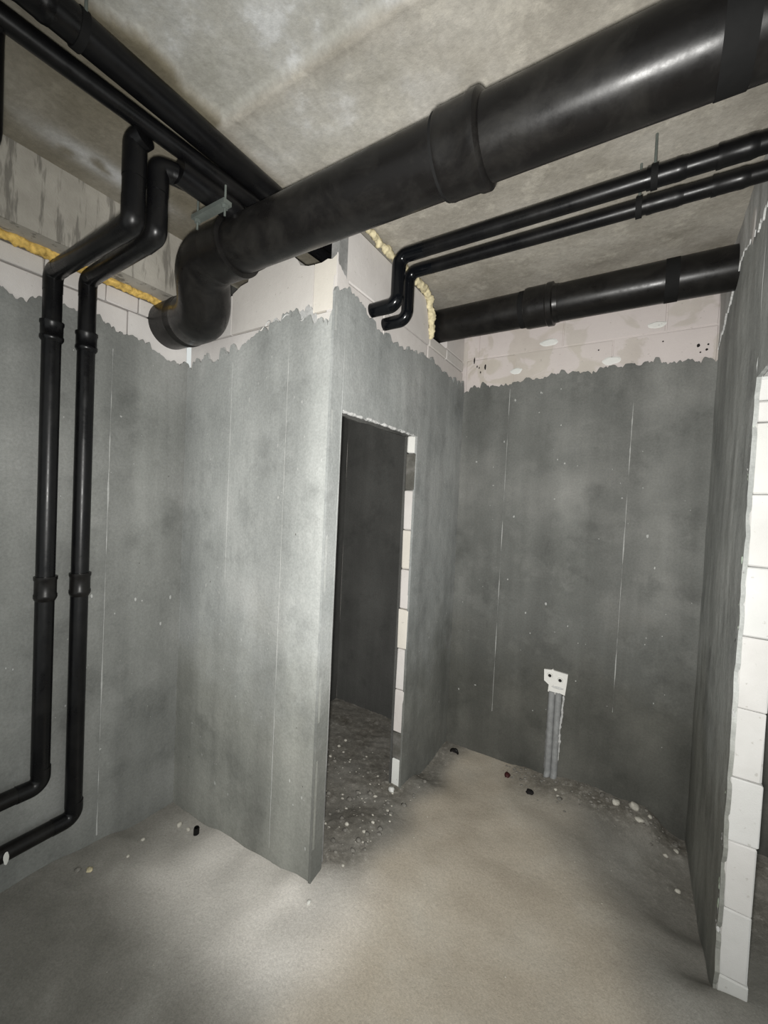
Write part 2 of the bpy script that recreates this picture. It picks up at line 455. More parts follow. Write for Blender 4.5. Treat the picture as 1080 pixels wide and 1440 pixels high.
def grid(name, x0, x1, y0, y1, st, zf, m, attrs, flip=False):
    nx, ny = int((x1-x0)/st)+1, int((y1-y0)/st)+1
    vs = []; 
    for j in range(ny):
        for i in range(nx):
            x, y = x0+i*st, y0+j*st; vs.append((x, y, zf(x, y)))
    fs = []
    for j in range(ny-1):
        for i in range(nx-1):
            a = j*nx+i; q = (a, a+1, a+nx+1, a+nx); fs.append(q[::-1] if flip else q)
    o = link(name, vs, fs, m, None, True, 'structure')
    for an, fn in attrs.items():
        at = o.data.attributes.new(an, 'FLOAT', 'POINT')
        at.data.foreach_set('value', [max(0., min(1., fn(v[0], v[1]))) for v in vs])
    return o
def sand(x, y):
    k = sstep(-.98, -.8, x + .1*N(y*3, x*3))*sstep(.35, -.15, x + .55*(y-1.6) + .18*N(x*3, y*3, 4))
    k2 = sstep(.5, 1.1, y + .2*N(x*2, y*2, 9))
    return .95*k*k2 + .25*sstep(-1.2, -.6, x)*sstep(1.6, .9, y)
def pale(x, y):
    # cement dust trodden along the foot of the projecting wall
    k = sstep(.40, .10, abs(y-1.10+.06*N(x*4, 1)))*sstep(-1.95, -1.45, x)*sstep(-.66, -.95, x+.06*N(y*8, 2))
    return 1.0*k*(.80+.4*N(x*6, y*6, 7))
def dirt(x, y): return .9*rub(x, y)*(.7+.6*N(x*7, y*7, 1))
floor = grid('floor', -3.0, 1.8, -1.2, 2.86, .02, floor_z, M_FLOOR, {'sand': sand, 'pale': pale, 'dirt': dirt})

# ceiling: board-marked slab with a peeled panel over the middle of the room
BX = [(-1.2, -1.2), (.45, -1.192), (.52, -1.168), (.58, -1.145), (.64, -1.15), (.70, -1.178), (.82, -1.165)]
def inpanel(x, y): return sstep(-.006, .006, x - lerp_pts(BX, y) + .012*N(y*22, 5))*sstep(.832, .82, y + .006*N(x*9, 6))
def ceil_z(x, y):
    z = CE + .016*inpanel(x, y)
    z -= .006*math.exp(-((y-.826)/.008)**2)*sstep(-1.17, -1.13, x)      # fin left by the shuttering joint
    z -= .005*math.exp(-((x+1.115-.35*(y-.82)*.3)/.012)**2)*sstep(.82, .84, y)*sstep(1.35, 1.2, y)
    return z + .003*N(x*5, y*5) + .002*N(x*18, y*18)
def peel(x, y): return .85*inpanel(x, y) + .6*sstep(-.2, -1.0, x)*sstep(.82, .9, y)*sstep(1.2, 1.0, y)*sstep(-1.19, -1.15, x)
def damp(x, y):
    k = (1-inpanel(x, y))*sstep(-1.12, -1.16, x + (0 if y < .82 else .05))
    return k*(.66+.40*N(x*4, y*4, 2)) + .4*math.exp(-((x-lerp_pts(BX, y)+.03)/.03)**2)*(y < .82) + .4*sstep(-1.72, -1.80, x)*sstep(-1.84, -1.8, x)*0 + .25*sstep(2.0, 2.45, y)
def white(x, y):
    e = math.exp(-(((x+1.71)/.045)**2 + ((y-.74)/.2)**2)); return .95*e*sstep(-.25, .15, N(x*16, y*12, 3)+.25)
ceiling = grid('ceiling', -3.0, 1.8, -1.2, 2.86, .016, ceil_z, M_CEIL, {'peel': peel, 'damp': damp, 'white': white}, True)
box('ceiling_slab', (-3.0, 1.8, -1.2, 2.86, CE+.03, CE+.2), M_BEAM, ceiling)
# downstand beam over the left wall
bm_v = []
beam = box('trim_1', (-2.13, -1.855, -1.2, 1.34, BEAM, CE+.02), M_BEAM, None, 'structure')
tag(beam, 'stained concrete beam above the left wall', 'beam'); del beam['category']; del beam['label']

def blocks(parent, axis, face, thick, inward, rows, m, nm='concrete_block'):
    """rows: [(z0, z1, [u0,u1,...])]; each block is a part of its wall"""
    for z0, z1, us in rows:
        for a, b in zip(us, us[1:]):
            f0 = face + inward*random.uniform(0, .0015); f1 = face + inward*thick
            lo_, hi = min(f0, f1), max(f0, f1)
            bb = (a+.0016, b-.0016, lo_, hi, z0+.0016, z1-.0016) if axis == 'y' else (lo_, hi, a+.0016, b-.0016, z0+.0016, z1-.0016)
            chipped(nm, bb, m, parent)

# ---- left wall
wl = box('wall_left', (-2.12, XL-PT-.004, -1.2, Y1+.1, -.15, 2.17), M_MORT, None, 'structure')
blocks(wl, 'x', XL-PT, .12, -1, [(2.17, 2.392, [-1.2, -.65, -.1, .43, .96, Y1+.006]), (2.396, 2.468, [-1.2, -.35, .18, .655, .87, 1.005, Y1+.006])], M_BLK)
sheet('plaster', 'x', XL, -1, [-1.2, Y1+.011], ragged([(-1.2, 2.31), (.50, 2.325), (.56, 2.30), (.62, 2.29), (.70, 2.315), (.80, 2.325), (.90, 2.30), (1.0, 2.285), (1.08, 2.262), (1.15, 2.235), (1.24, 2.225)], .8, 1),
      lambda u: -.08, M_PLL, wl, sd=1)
foamL = lump('foam_seam', [(XL+.004, -1.1, 2.477), (XL+.012, .3, 2.478), (XL+.012, .8, 2.476), (XL+.006, 1.13, 2.478)], [.016, .019, .020, .014], M_FOAM, wl, 3, .5)
def bead(parent, axis, a, u, z0, z1, m, wd=.0035, slant=0, sd=0):
    """screed rail showing through the plaster as a thin pale ridge"""
    vs, fs = [], []; n = 60
    for i in range(n+1):
        z = z0+(z1-z0)*i/n; uu = u + slant*(i/n) + .0012*N(z*12, sd); h = wd*max(.05, .55+1.5*N(z*6, sd+4)+.7*N(z*40, sd)); d = .0007
        for (du, dd) in ((-h, 0), (0, 1), (h, 0)):
            q = a + d*dd*(1 if axis == 'x+' else -1)*1.0
            vs.append((q, uu+du, z) if axis[0] == 'x' else (uu+du, q, z))
    for i in range(n):
        for k in range(2): fs.append((i*3+k, i*3+k+1, i*3+k+4, i*3+k+3))
    o = link('plaster_bead', vs, fs, m, parent); return o
bead(wl, 'x+', XL+.0018, .885, .06, 2.20, M_PLX, .0024, .01, 1)

# ---- projecting wall (the pale left-hand face and its corner)
wf = box('wall_front', (XL+.002, XC-PT-.004, Y1+PT+.004, Y1+.09, -.15, 2.11), M_MORT, None, 'structure')
blocks(wf, 'y', Y1+PT, .078, 1, [(2.11, 2.333, [XL+.004, -1.45, XC-PT-.002])], M_BLK)
prism('concrete_block', [(-1.655, 2.336), (-1.160, 2.336), (-1.160, 2.528), (-1.19, 2.531), (-1.235, 2.545), (-1.25, 2.57), (-1.275, 2.592), (-1.30, 2.600), (-1.37, 2.598), (-1.45, 2.585), (-1.545, 2.578), (-1.552, 2.552), (-1.60, 2.545), (-1.655, 2.52)], 'y', Y1+PT, Y1+.09, M_BLK, wf)
prism('concrete_block', [(-1.156, 2.336), (XC-PT-.002, 2.336), (XC-PT-.002, 2.54), (-1.068, 2.527), (-1.09, 2.534), (-1.12, 2.527), (-1.156, 2.529)], 'y', Y1+PT+.001, Y1+.09, M_BLKC, wf)
prism('concrete_block', [(XL+.004, 2.336), (-1.660, 2.336), (-1.660, 2.515), (-1.72, 2.50), (-1.80, 2.45), (XL+.004, 2.44)], 'y', Y1+PT, Y1+.09, M_BLK, wf)
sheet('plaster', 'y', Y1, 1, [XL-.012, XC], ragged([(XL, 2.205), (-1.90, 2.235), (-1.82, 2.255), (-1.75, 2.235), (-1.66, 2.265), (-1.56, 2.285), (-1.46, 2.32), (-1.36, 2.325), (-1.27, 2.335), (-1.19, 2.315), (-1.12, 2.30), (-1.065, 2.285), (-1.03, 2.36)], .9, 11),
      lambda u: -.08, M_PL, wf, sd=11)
# smeared mortar over the lower blocks
sheet('mortar_smear', 'y', Y1+.008, 1, [-1.44, -1.13], ragged([(-1.44, 2.30), (-1.36, 2.345), (-1.28, 2.335), (-1.2, 2.36), (-1.13, 2.335)], .8, 23), lambda u: 2.22, M_FILL, wf, thick=.006)
bead(wf, 'y', Y1-.0018, -1.266, .1, 2.24, M_PLX, .0022, 0, 2)
bead(wf, 'y', Y1-.0012, -1.62, 1.2, 2.2, M_PLX, .0012, 0, 6)

for i in range(16):      # trowel-end streaks of pale slurry above the plaster line
    x = -1.50+.42*random.random(); z = 2.30+.07*random.random()+.03*math.sin((x+1.5)*7)
    vs = []; n = 10; a = random.uniform(-.5, .5); L = random.uniform(.02, .05); wq = random.uniform(.002, .005)
    for k in range(n+1):
        q = k/n; cx = x + L*(q-.5); cz = z + L*.35*math.sin(q*3+a)*(1 if i % 2 else -1)
        h = wq*math.sin(math.pi*min(.97, max(.03, q)))
        vs += [(cx, Y1-.001, cz-h), (cx, Y1-.0035, cz), (cx, Y1-.001, cz+h)]
    fs = []
    for k in range(n):
        for q in (0, 1): fs.append((k*3+q, k*3+q+1, k*3+q+4, k*3+q+3))
    if lerp_pts([(-1.5, 2.30), (-1.36, 2.32), (-1.2, 2.31), (-1.08, 2.29)], x) > z-.02: link('slurry_streak', vs, fs, random.choice([M_BLK, M_FILL]), wf)

# ---- wall with the doorway
wd_ = thing('wall_doorway', '', ''); del wd_['label']; del wd_['category']; wd_['kind'] = 'structure'; wd_.name = 'wall_right_inner'
xb = XC-PT
DL = 1.302                                    # near jamb
box('wall_core', (xb-TD+.014, xb-.004, Y1+.02, DL-.012, -.15, CE), M_MORT, wd_)
box('wall_core', (xb-TD+.004, xb-.004, YJ+.02, Y2, -.15, 2.24), M_MORT, wd_)
box('lintel', (xb-TD+.004, xb-.004, DL-.02, YJ+.03, HEAD+.012, 2.24), M_MORT, wd_)
# jamb: the ends of the blocks, seen from the room
jz = [(1.863, HEAD+.012), (1.663, 1.86), (1.449, 1.66), (1.236, 1.446), (1.018, 1.233), (.80, 1.015), (.575, .797), (.338, .572), (.19, .335), (-.1, .187)]
for i, (a, b) in enumerate(jz):
    mm = M_MORD if i in (1, 8) else (M_WHT if i in (0, 9) else (M_BLKC if i in (3, 5) else M_BLK))
    j = random.uniform(-.003, .003)
    chipped('concrete_block', (xb-TD, XC-.004+random.uniform(-.002, .001), YJ+j, YJ+.3, a+.0008, b-.0008), mm, wd_, .0015, .004)
blocks(wd_, 'x', xb, TD, -1, [(2.24, 2.466, [DL-.05, 1.60, 2.06, Y2-.004])], M_BLK)
blocks(wd_, 'x', xb, TD, -1, [(2.469, 2.705, [DL+.004, 1.786])], M_BLK)
prism('concrete_block', [(1.789, 2.470), (2.062, 2.470), (2.07, 2.50), (2.055, 2.54), (2.045, 2.60), (2.03, 2.64), (2.00, 2.70), (1.789, 2.703)], 'x', xb-TD, xb, M_BLK, wd_)
blocks(wd_, 'x', xb, TD, -1, [(2.469, 2.531, [2.078, 2.31, Y2-.004]), (2.534, 2.745, [2.305, Y2-.004])], M_BLK)
# the corner above the plaster: a mortar-smeared pier up to the ceiling
sheet('mortar_smear', 'x', XC-.004, -1, [Y1+.012, DL+.004], ragged([(1.2, 2.745), (1.31, 2.745)], .1, 5), ragged([(1.24, 2.53), (1.27, 2.50), (1.31, 2.46)], .6, 9), M_MORT, wd_, thick=.008)
sheet('white_filler', 'x', XC-.006, -1, [Y1+.010, DL+.02], ragged([(1.24, 2.545), (1.28, 2.53), (1.32, 2.49)], .8, 15), lambda u: 2.36, M_BLK, wd_, thick=.006)
def dbot(u): return (HEAD + .004 + .006*N(u*30, 4) + .006*N(u*9, 2)) if DL < u < YJ else -.08
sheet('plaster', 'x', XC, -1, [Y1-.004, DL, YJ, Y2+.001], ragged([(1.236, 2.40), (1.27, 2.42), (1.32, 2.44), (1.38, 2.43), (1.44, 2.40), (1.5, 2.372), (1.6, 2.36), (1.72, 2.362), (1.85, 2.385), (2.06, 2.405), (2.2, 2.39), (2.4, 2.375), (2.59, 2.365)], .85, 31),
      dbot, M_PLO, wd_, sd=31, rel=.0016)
# plaster turned round the near jamb and under the lintel
sheet('reveal_plaster', 'y', DL-.001, -1, [xb-TD-.01, XC-.001], lambda u: HEAD+.02, lambda u: -.08, M_PL, wd_, thick=.012, rel=.001)
lump('rough_arris', [(XC-.006, DL+.005, HEAD+.006), (XC-.006, 1.6, HEAD+.008), (XC-.006, YJ+.004, HEAD+.006)], [.006, .007, .006], M_FILL, wd_, 5, .6, 10)
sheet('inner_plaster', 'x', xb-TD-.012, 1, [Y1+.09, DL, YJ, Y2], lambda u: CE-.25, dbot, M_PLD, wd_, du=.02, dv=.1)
# foam between the blocks and the slab
lump('foam_seam', [(xb+.006, 1.37, 2.735), (xb+.008, 1.6, 2.728), (xb+.010, 1.8, 2.722), (xb+.010, 1.97, 2.722), (xb+.012, 2.02, 2.70), (xb+.010, 2.045, 2.66), (xb+.012, 2.062, 2.60), (xb+.010, 2.072, 2.55), (xb+.006, 2.068, 2.50)],
     [.014, .016, .018, .020, .022, .020, .018, .017, .010], M_FOAMP, wd_, 9, .55)

# ---- far wall
wb = box('wall_back', (-2.12, 1.8, Y2+PT+.004, Y2+.16, -.15, CE), M_BLKB, None, 'structure')
blocks(wb, 'y', Y2+PT, .1, 1, [(2.325, 2.546, [XC+.002, -.71, -.18, XR-.002]), (2.549, CE-.004, [XC+.002, -.95, -.44, .06, XR-.002])], M_BLKB)
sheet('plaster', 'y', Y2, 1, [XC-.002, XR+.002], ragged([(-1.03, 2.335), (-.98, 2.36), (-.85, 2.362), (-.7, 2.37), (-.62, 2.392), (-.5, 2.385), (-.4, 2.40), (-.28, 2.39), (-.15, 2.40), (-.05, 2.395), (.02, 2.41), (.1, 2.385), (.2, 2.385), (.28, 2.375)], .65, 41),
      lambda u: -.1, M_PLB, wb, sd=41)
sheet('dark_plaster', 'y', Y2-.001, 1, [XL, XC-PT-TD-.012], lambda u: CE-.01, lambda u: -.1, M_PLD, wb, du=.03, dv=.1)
box('side_plaster', (XR+.09, 1.8, Y2, Y2+.02, -.1, CE), M_PLB, wb)
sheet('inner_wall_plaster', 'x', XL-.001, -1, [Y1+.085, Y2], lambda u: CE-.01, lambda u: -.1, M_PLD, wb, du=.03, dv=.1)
def disc(name, axis, c, ru, rz, d, m, parent, sd=0, n=20):
    """a lens-shaped dab of filler (or a pock) on a wall"""
    vs, fs = [], []; x, y, z = c
    for k in range(n):
        a = 2*math.pi*k/n; q = 1+.25*N(math.cos(a)*1.3+sd, math.sin(a)*1.3, sd)
        for (s, h) in ((1, 0), (.7, d)):
            u, v = math.cos(a)*ru*q*s, math.sin(a)*rz*q*s
            vs.append((x+u, y-h, z+v) if axis == 'y' else (x-h, y+u, z+v))
    for k in range(n):
        a, b = 2*k, 2*((k+1) % n); fs.append((a, b, b+1, a+1))
    fs.append([2*k+1 for k in range(n)])
    o = link(name, vs, fs, m, parent)
    import bmesh
    bm = bmesh.new(); bm.from_mesh(o.data); bmesh.ops.recalc_face_normals(bm, faces=bm.faces); bm.to_mesh(o.data); bm.free()
    return o
for i, (x, z, a, b) in enumerate([(-.515, 2.585, .055, .020), (.02, 2.592, .045, .018), (-.70, 2.44, .038, .020), (-.182, 2.433, .048, .024)]):
    disc('filler_patch', 'y', (x, Y2+PT+.001, z), a, b, .004, M_WHT, wb, i*3)
for i, (x, z, a, b) in enumerate([(-.975, 2.54, .005, .022), (-.955, 2.50, .004, .008), (-.94, 2.49, .004, .006), (-.90, 2.49, .006, .018), (-.93, 2.46, .004, .008), (.20, 2.455, .007, .009), (.235, 2.43, .006, .006), (.21, 2.42, .004, .004), (.24, 2.455, .004, .005), (.05, 2.50, .004, .004), (-.25, 2.5, .004, .004)]):
    disc('pock_mark', 'y', (x, Y2+PT-.0005, z), a, b, .001, M_HOLE, wb, i*2, 10)
bead(wb, 'y', Y2-.0015, -.733, .30, 2.33, M_PLX, .002, .004, 3)
bead(wb, 'y', Y2-.0015, -.073, .50, 2.30, M_PLX, .0022, .008, 4)

def flecks(parent, axis, face, sgn, u0, u1, z0, z1, n, m, sd, smin=.0015, smax=.006):
    rr = random.Random(sd); V, Fc = [], []
    for i in range(n):
        u, z = rr.uniform(u0, u1), rr.uniform(z0, z1); a = smin+(smax-smin)*rr.random()**3; b_ = a*rr.uniform(.6, 2.2); k = len(V)
        for j in range(7):
            t = 2*math.pi*j/7; q = rr.uniform(.7, 1.2)
            uu, zz = u+a*q*math.cos(t), z+b_*q*math.sin(t)
            V.append((uu, face+sgn*.0022, zz) if axis == 'y' else (face+sgn*.0022, uu, zz))
        Fc.append([k+j for j in range(7)])
    link('plaster_fleck', V, Fc, m, parent, False, 'stuff')
flecks(wf, 'y', Y1, -1, -1.9, -1.06, .1, 2.2, 90, M_PLX, 1)
flecks(wf, 'y', Y1, -1, -1.9, -1.06, .1, 2.2, 25, M_MORD, 2, .001, .003)
flecks(wl, 'x', XL, 1, .3, 1.2, .2, 2.2, 45, M_PLX, 3)
flecks(wl, 'x', XL, 1, .3, 1.2, .2, 2.2, 18, M_MORD, 4, .001, .004)
flecks(wd_, 'x', XC, 1, 2.0, 2.55, .1, 2.3, 30, M_PLX, 5)
flecks(wb, 'y', Y2, -1, -1.0, .25, .2, 2.3, 60, M_PLX, 6, .002, .006)

# ---- right wall with its door opening
wr = box('wall_right', (XR+PT+.004, XR+.082, Y3+.02, Y2+PT, -.15, CE), M_MORT, None, 'structure')
DH = 2.03
box('lintel', (XR+PT+.004, XR+.085, -1.2, Y3+.03, DH+.006, CE), M_FILL, wr)
ez = [-.12, .130, .352, .572, .775, .998, 1.226, 1.448, 1.675, 1.897, 1.964, DH+.004]
for i, (a, b) in enumerate(zip(ez, ez[1:])):
    wdt = .082 + (.004 if i % 3 == 0 else 0)
    chipped('concrete_block', (XR+.008+random.uniform(0, .002), XR+wdt, Y3+random.uniform(-.002, .002), Y3+.35, a+.0010, b-.0010), M_BLKE, wr, .0012, .004)
def edge_r(z): return .018*N(z*16, 2) + .012*N(z*50, 7) + .008
def rbot(u): return (DH+.004+.006*N(u*30, 1)) if u < Y3-.001 else -.1
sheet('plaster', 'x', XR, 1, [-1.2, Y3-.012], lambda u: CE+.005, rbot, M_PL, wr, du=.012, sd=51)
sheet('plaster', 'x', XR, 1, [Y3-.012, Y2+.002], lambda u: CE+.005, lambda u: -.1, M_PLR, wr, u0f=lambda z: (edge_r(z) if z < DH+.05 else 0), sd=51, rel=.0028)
sheet('lintel_plaster', 'y', Y3-.004, 1, [XR+.002, XR+.088], lambda u: DH+.02, lambda u: DH-.002, M_FILL, wr, thick=.004)
sheet('mortar_fill', 'x', XR-.006, 1, [1.2, Y2-.002], lambda u: CE+.004, ragged([(1.2, 2.70), (1.4, 2.62), (1.6, 2.56), (1.8, 2.55), (1.95, 2.60), (2.1, 2.60), (2.2, 2.55), (2.35, 2.50), (2.5, 2.46), (2.59, 2.43)], .7, 61), M_FILL, wr, thick=.006, rel=.006)
disc('bare_patch', 'x', (XR-.006, 1.86, 2.60), .035, .06, .003, M_BLK, wr, 4)
# crumbs of greenish mortar left hanging along the broken plaster edge
for i in range(34):
    z = .25 + 1.75*random.random()**1.3; s = random.uniform(.004, .010)
    v, f = stone_vf((XR+.004, Y3+random.uniform(-.006, .012)+edge_r(z)*.6, z), (s*.7, s*.8, s*random.uniform(1, 3)), i)
    link('mortar_crumb', v, f, random.choice([M_GREEN, M_FILL, M_MORT]), wr, True)

# ================================================================== PIPES
# big drain across the room
YM, ZM, RM = .99, 2.493, .0884
t = thing('drain_pipe', 'thickest black drain pipe crossing the ceiling from upper right, elbowed down into the left wall', 'pipe')
tube('pipe_length', [(-1.34, YM, ZM), (1.3, YM, ZM)], RM, M_PIPEG, t, 0, 48)
lathe('coupling', (-.476, YM, ZM), (-.362, YM, ZM), [(0, RM+.001), (0, RM*1.11), (.006, RM*1.125), (.014, RM*1.115), (.078, RM*1.12), (.086, RM*1.16), (.104, RM*1.16), (.108, RM*1.12), (.114, RM*1.01)], M_PIPEG, t, 48)
lathe('dark_ring', (-.484, YM, ZM), (-.476, YM, ZM), [(0, RM), (0, RM*1.09), (.008, RM*1.09), (.008, RM)], M_MATTE, t, 48)
lathe('dark_band', (.078, YM, ZM), (.118, YM, ZM), [(0, RM), (0, RM*1.02), (.05, RM*1.02), (.05, RM)], M_MATTE, t, 48)  # slightly wider dark band around the pipe
P0 = Vector((-1.29, YM, ZM))
el = [(-1.29, YM, ZM), (-1.50, YM, ZM), (-1.640, 1.105, 2.365), (-1.82, 1.150, 2.390), (-2.1, 1.155, 2.400)]
pts = rounded([el[0], el[1], el[2], el[3]], .16, 10)
v, f = sweep(pts, [RM*(1.12+.10*i/(len(pts)-1)) for i in range(len(pts))], 48); smooth_by_angle(link('elbow', v, f, M_PIPEG, t))
lathe('elbow_socket', (-1.40, YM, ZM), (-1.28, YM, ZM), [(0, RM*1.1), (.01, RM*1.13), (.09, RM*1.13), (.1, RM*1.165), (.115, RM*1.165), (.12, RM*1.01)], M_PIPEG, t, 48)
tube('pipe_length', [el[3], el[4]], RM*1.21, M_PIPEG, t, 0, 48)
lathe('elbow_socket', (-1.79, 1.142, 2.388), (-1.86, 1.152, 2.392), [(0, RM*1.1), (0, RM*1.215), (.05, RM*1.23), (.055, RM*1.26), (.066, RM*1.26), (.07, RM*1.2)], M_PIPEG, t, 48)
place(t, (-1.0, YM, ZM))
# dried mortar dabs on it
# low pipe against the far wall
YB, ZB, RB = 2.2, 2.622, .087
t = thing('drain_pipe', 'black drain pipe close under the ceiling in front of the far bare-block wall', 'pipe')
tube('pipe_length', [(-1.3, YB, ZB), (XR+.03, YB, ZB)], RB, M_PIPEG, t, 0, 48)
lathe('coupling', (-.555, YB, ZB), (-.40, YB, ZB), [(0, RB), (0, RB*1.1), (.012, RB*1.13), (.03, RB*1.12), (.10, RB*1.12), (.105, RB*1.17), (.13, RB*1.17), (.135, RB*1.05), (.155, RB*1.02)], M_PIPEG, t, 48)
lathe('dark_ring', (-.585, YB, ZB), (-.56, YB, ZB), [(0, RB), (0, RB*1.02), (.025, RB*1.02), (.025, RB)], M_MATTE, t, 48)  # shadow beside the socket, put in as a dark ring
lathe('dark_ring', (.035, YB, ZB), (.085, YB, ZB), [(0, RB), (0, RB*1.02), (.05, RB*1.02), (.05, RB)], M_MATTE, t, 48)
place(t, (-.4, YB, ZB))

# the two thin glossy pipes
for (yy, zt, zb, xv, r, lab) in ((1.50, 2.622, 2.425, -.915, .0285, 'upper of two thin glossy black pipes curling out of the block wall and running right'),
                                 (1.605, 2.609, 2.405, -.925, .0265, 'lower of two thin glossy black pipes curling out of the block wall and running right')):
    t = thing('water_pipe', lab, 'pipe', None)
    tube('elbow', [(XC-.09, yy, zb), (xv, yy, zb), (xv, yy, (zb+zt)/2)], r*1.02, M_GLOSS, t, .040)
    tube('elbow', [(xv, yy, (zb+zt)/2), (xv, yy, zt), (xv+.12, yy, zt)], r*1.02, M_GLOSS, t, .040)
    tube('pipe_length', [(xv+.10, yy, zt), (XR+.05, yy, zt)], r, M_PIPE, t)
    coupling((-.04, yy, zt), (.06, yy, zt), r, M_PIPE, t, 'coupling', .07)
    coupling((.13, yy, zt), (.22, yy, zt), r, M_PIPE, t, 'coupling', .07)
    cr = clamp_ring((-.02 if yy < 1.55 else -.06, yy, zt), (1, 0, 0), r*1.12, M_MATTE, t)
    tube('hanger_rod', [(-.02 if yy < 1.55 else -.06, yy, zt+r), (-.02 if yy < 1.55 else -.06, yy, CE+.01)], .004, M_STEEL, t, 0, 8)
    place(t, (XC, yy, zb))

# bundle running away from the camera at upper left
RP = .041
t = thing('drain_pipe', 'upper right pipe of the black bundle under the ceiling at top left', 'pipe')
tube('pipe_length', [(-1.210, -1.2, 2.698), (-1.208, 2.2, 2.698)], RP, M_PIPE, t, 0, 36)
coupling((-1.210, .33, 2.698), (-1.210, .40, 2.698), RP, M_PIPE, t, 'coupling', .06)
for yy in (.455,):
    clamp_ring((-1.210, yy, 2.698), (0, 1, 0), RP*1.01, M_MATTE, t)
    tube('hanger_rod', [(-1.175, yy, 2.68), (-1.175, yy, CE+.03)], .004, M_STEEL, t, 0, 8)
place(t, (-1.18, .5, 2.655))
RQ = .026
t = thing('drain_pipe', 'thinner lower pipe of the black bundle at top left, with a branch at the edge', 'pipe')
tube('pipe_length', [(-1.42, -1.2, 2.70), (-1.300, .30, 2.662), (-1.226, 1.0, 2.632), (-1.13, 2.0, 2.59)], RQ, M_PIPE, t, 0, 28)
tube('branch', [(-1.300, .325, 2.655), (-1.325, .325, 2.645), (-1.325, .325, 2.40), (-1.925, .325, 2.39), (-1.925, .325, 1.9)], RQ, M_PIPE, t, .03)
place(t, (-1.25, .5, 2.63))
# vertical pair: drops from the bundle, crosses to the left wall and runs down it
RV = .0305
XV = -1.925
def riser(y_b, y_w, zt, za, zw, zbot, lab, into):
    t = thing('drain_pipe', lab, 'pipe')
    xb_ = -1.302
    if into == 'elbow':        # turns along the bundle and runs on under it
        tube('pipe_length', [(-1.262, y_b+.04, 2.583), (-1.252, .93, 2.577), (-1.250, .985, 2.56)], .039, M_PIPE, t, 0, 32)
        tube('elbow', [(xb_, y_b, 2.50), (xb_, y_b, 2.578), (-1.290, y_b+.035, 2.583), (-1.262, y_b+.11, 2.583)], RV*1.05, M_PIPE, t, .020)
    else:
        tube('elbow', [(xb_, y_b, 2.50), (xb_, y_b, zt), (-1.268, y_b+.01, zt+.01)], RV*1.04, M_PIPE, t, .020)
    tube('pipe_length', [(xb_, y_b, 2.52), (xb_, y_b, za+.04)], RV, M_PIPE, t)
    tube('elbow', [(xb_, y_b, za+.07), (xb_, y_b, za), (xb_-.08, y_b+(y_w-y_b)*.12, za)], RV*1.03, M_PIPE, t, .020)
    tube('pipe_length', [(xb_-.06, y_b+(y_w-y_b)*.1, za), (XV+.06, y_w-(y_w-y_b)*.08, zw)], RV, M_PIPE, t)
    tube('elbow', [(XV+.07, y_w-(y_w-y_b)*.08, zw), (XV, y_w, zw), (XV, y_w, zw-.07)], RV*1.03, M_PIPE, t, .030)
    tube('pipe_length', [(XV, y_w, zw-.06), (XV, y_w-.002, zbot+.05)], RV, M_PIPE, t)
    coupling((XV, y_w, 2.215), (XV, y_w, 2.14), RV, M_PIPE, t, 'coupling', .16)
    coupling((XV, y_w, 1.250), (XV, y_w, 1.155), RV, M_PIPEG, t, 'coupling', .15)
    tube('elbow', [(XV, y_w, zbot+.07), (XV, y_w, zbot), (XV, y_w-.075, zbot+.002)], RV*1.03, M_PIPE, t, .036)
    tube('pipe_length', [(XV, y_w-.06, zbot+.002), (XV, -.6, zbot+.006)], RV*.98, M_PIPEG, t)
    return t
t = riser(.635, .662, 2.605, 2.375, 2.398, .432, 'left one of two slim black pipes standing against the left wall', 'tee')
place(t, (XV, .662, .43))
t = riser(.702, .777, 2.60, 2.378, 2.425, .232, 'right one of two slim black pipes standing against the left wall', 'elbow')
disc('white_tape', 'x', (XV+.034, .553, .236), .008, .024, -.001, M_WHT, t, 2)
place(t, (XV, .777, .23))
# trapeze bracket under the bundle
t = thing('pipe_bracket', 'small zinc bracket with two threaded rods above the elbow of the thickest pipe', 'bracket')
box('channel', (-1.335, -1.165, .835, .865, 2.516, 2.530), M_STEEL, t)
for x in (-1.322, -1.178):
    rd = tube('threaded_rod', [(x, .85, 2.485), (x, .85, 2.58)], .0035, M_STEEL, t, 0, 8)
    lathe('nut', (x, .85, 2.506), (x, .85, 2.516), [(0, .004), (0, .010), (.010, .010), (.010, .004)], M_STEEL, rd, 6)
place(t, (-1.25, .86, 2.515))

# ================================================================== SMALL THINGS
# water outlet plate and its two tails in the chase
t = thing('outlet_plate', 'white mounting plate with two round holes on the far wall above grey tails', 'bracket')
zc0 = .587
o_ = [(-.435, .650), (-.395, .655), (-.388, .662), (-.380, .655), (-.305, .650), (-.308, .60), (-.315, .525), (-.345, .532), (-.352, .515), (-.385, .520), (-.408, .525), (-.405, .565), (-.432, .585)]
prism('plate', o_, 'y', Y2-.012, Y2+.004, M_WHT, t)
for x, z in ((-.401, .622), (-.344, .608)):
    ou = lathe('outlet', (x, Y2-.010, z), (x, Y2-.020, z), [(0, .015), (.004, .016), (.010, .0145), (.010, .010), (.004, .0095)], M_WHT, t, 20)
    disc('bore', 'y', (x, Y2-.0145, z), .0095, .0095, .0004, M_HOLE, ou, 0, 16)
disc('mortar_dab', 'y', (-.355, Y2-.011, .560), .035, .008, .004, M_FILL, t, 6)
for x in (-.386, -.350):
    tube('tail_pipe', [(x, Y2-.004, .53), (x, Y2-.004, .05), (x-.004, Y2-.02, .0)], .0185, M_GREY, t, .02, 16)
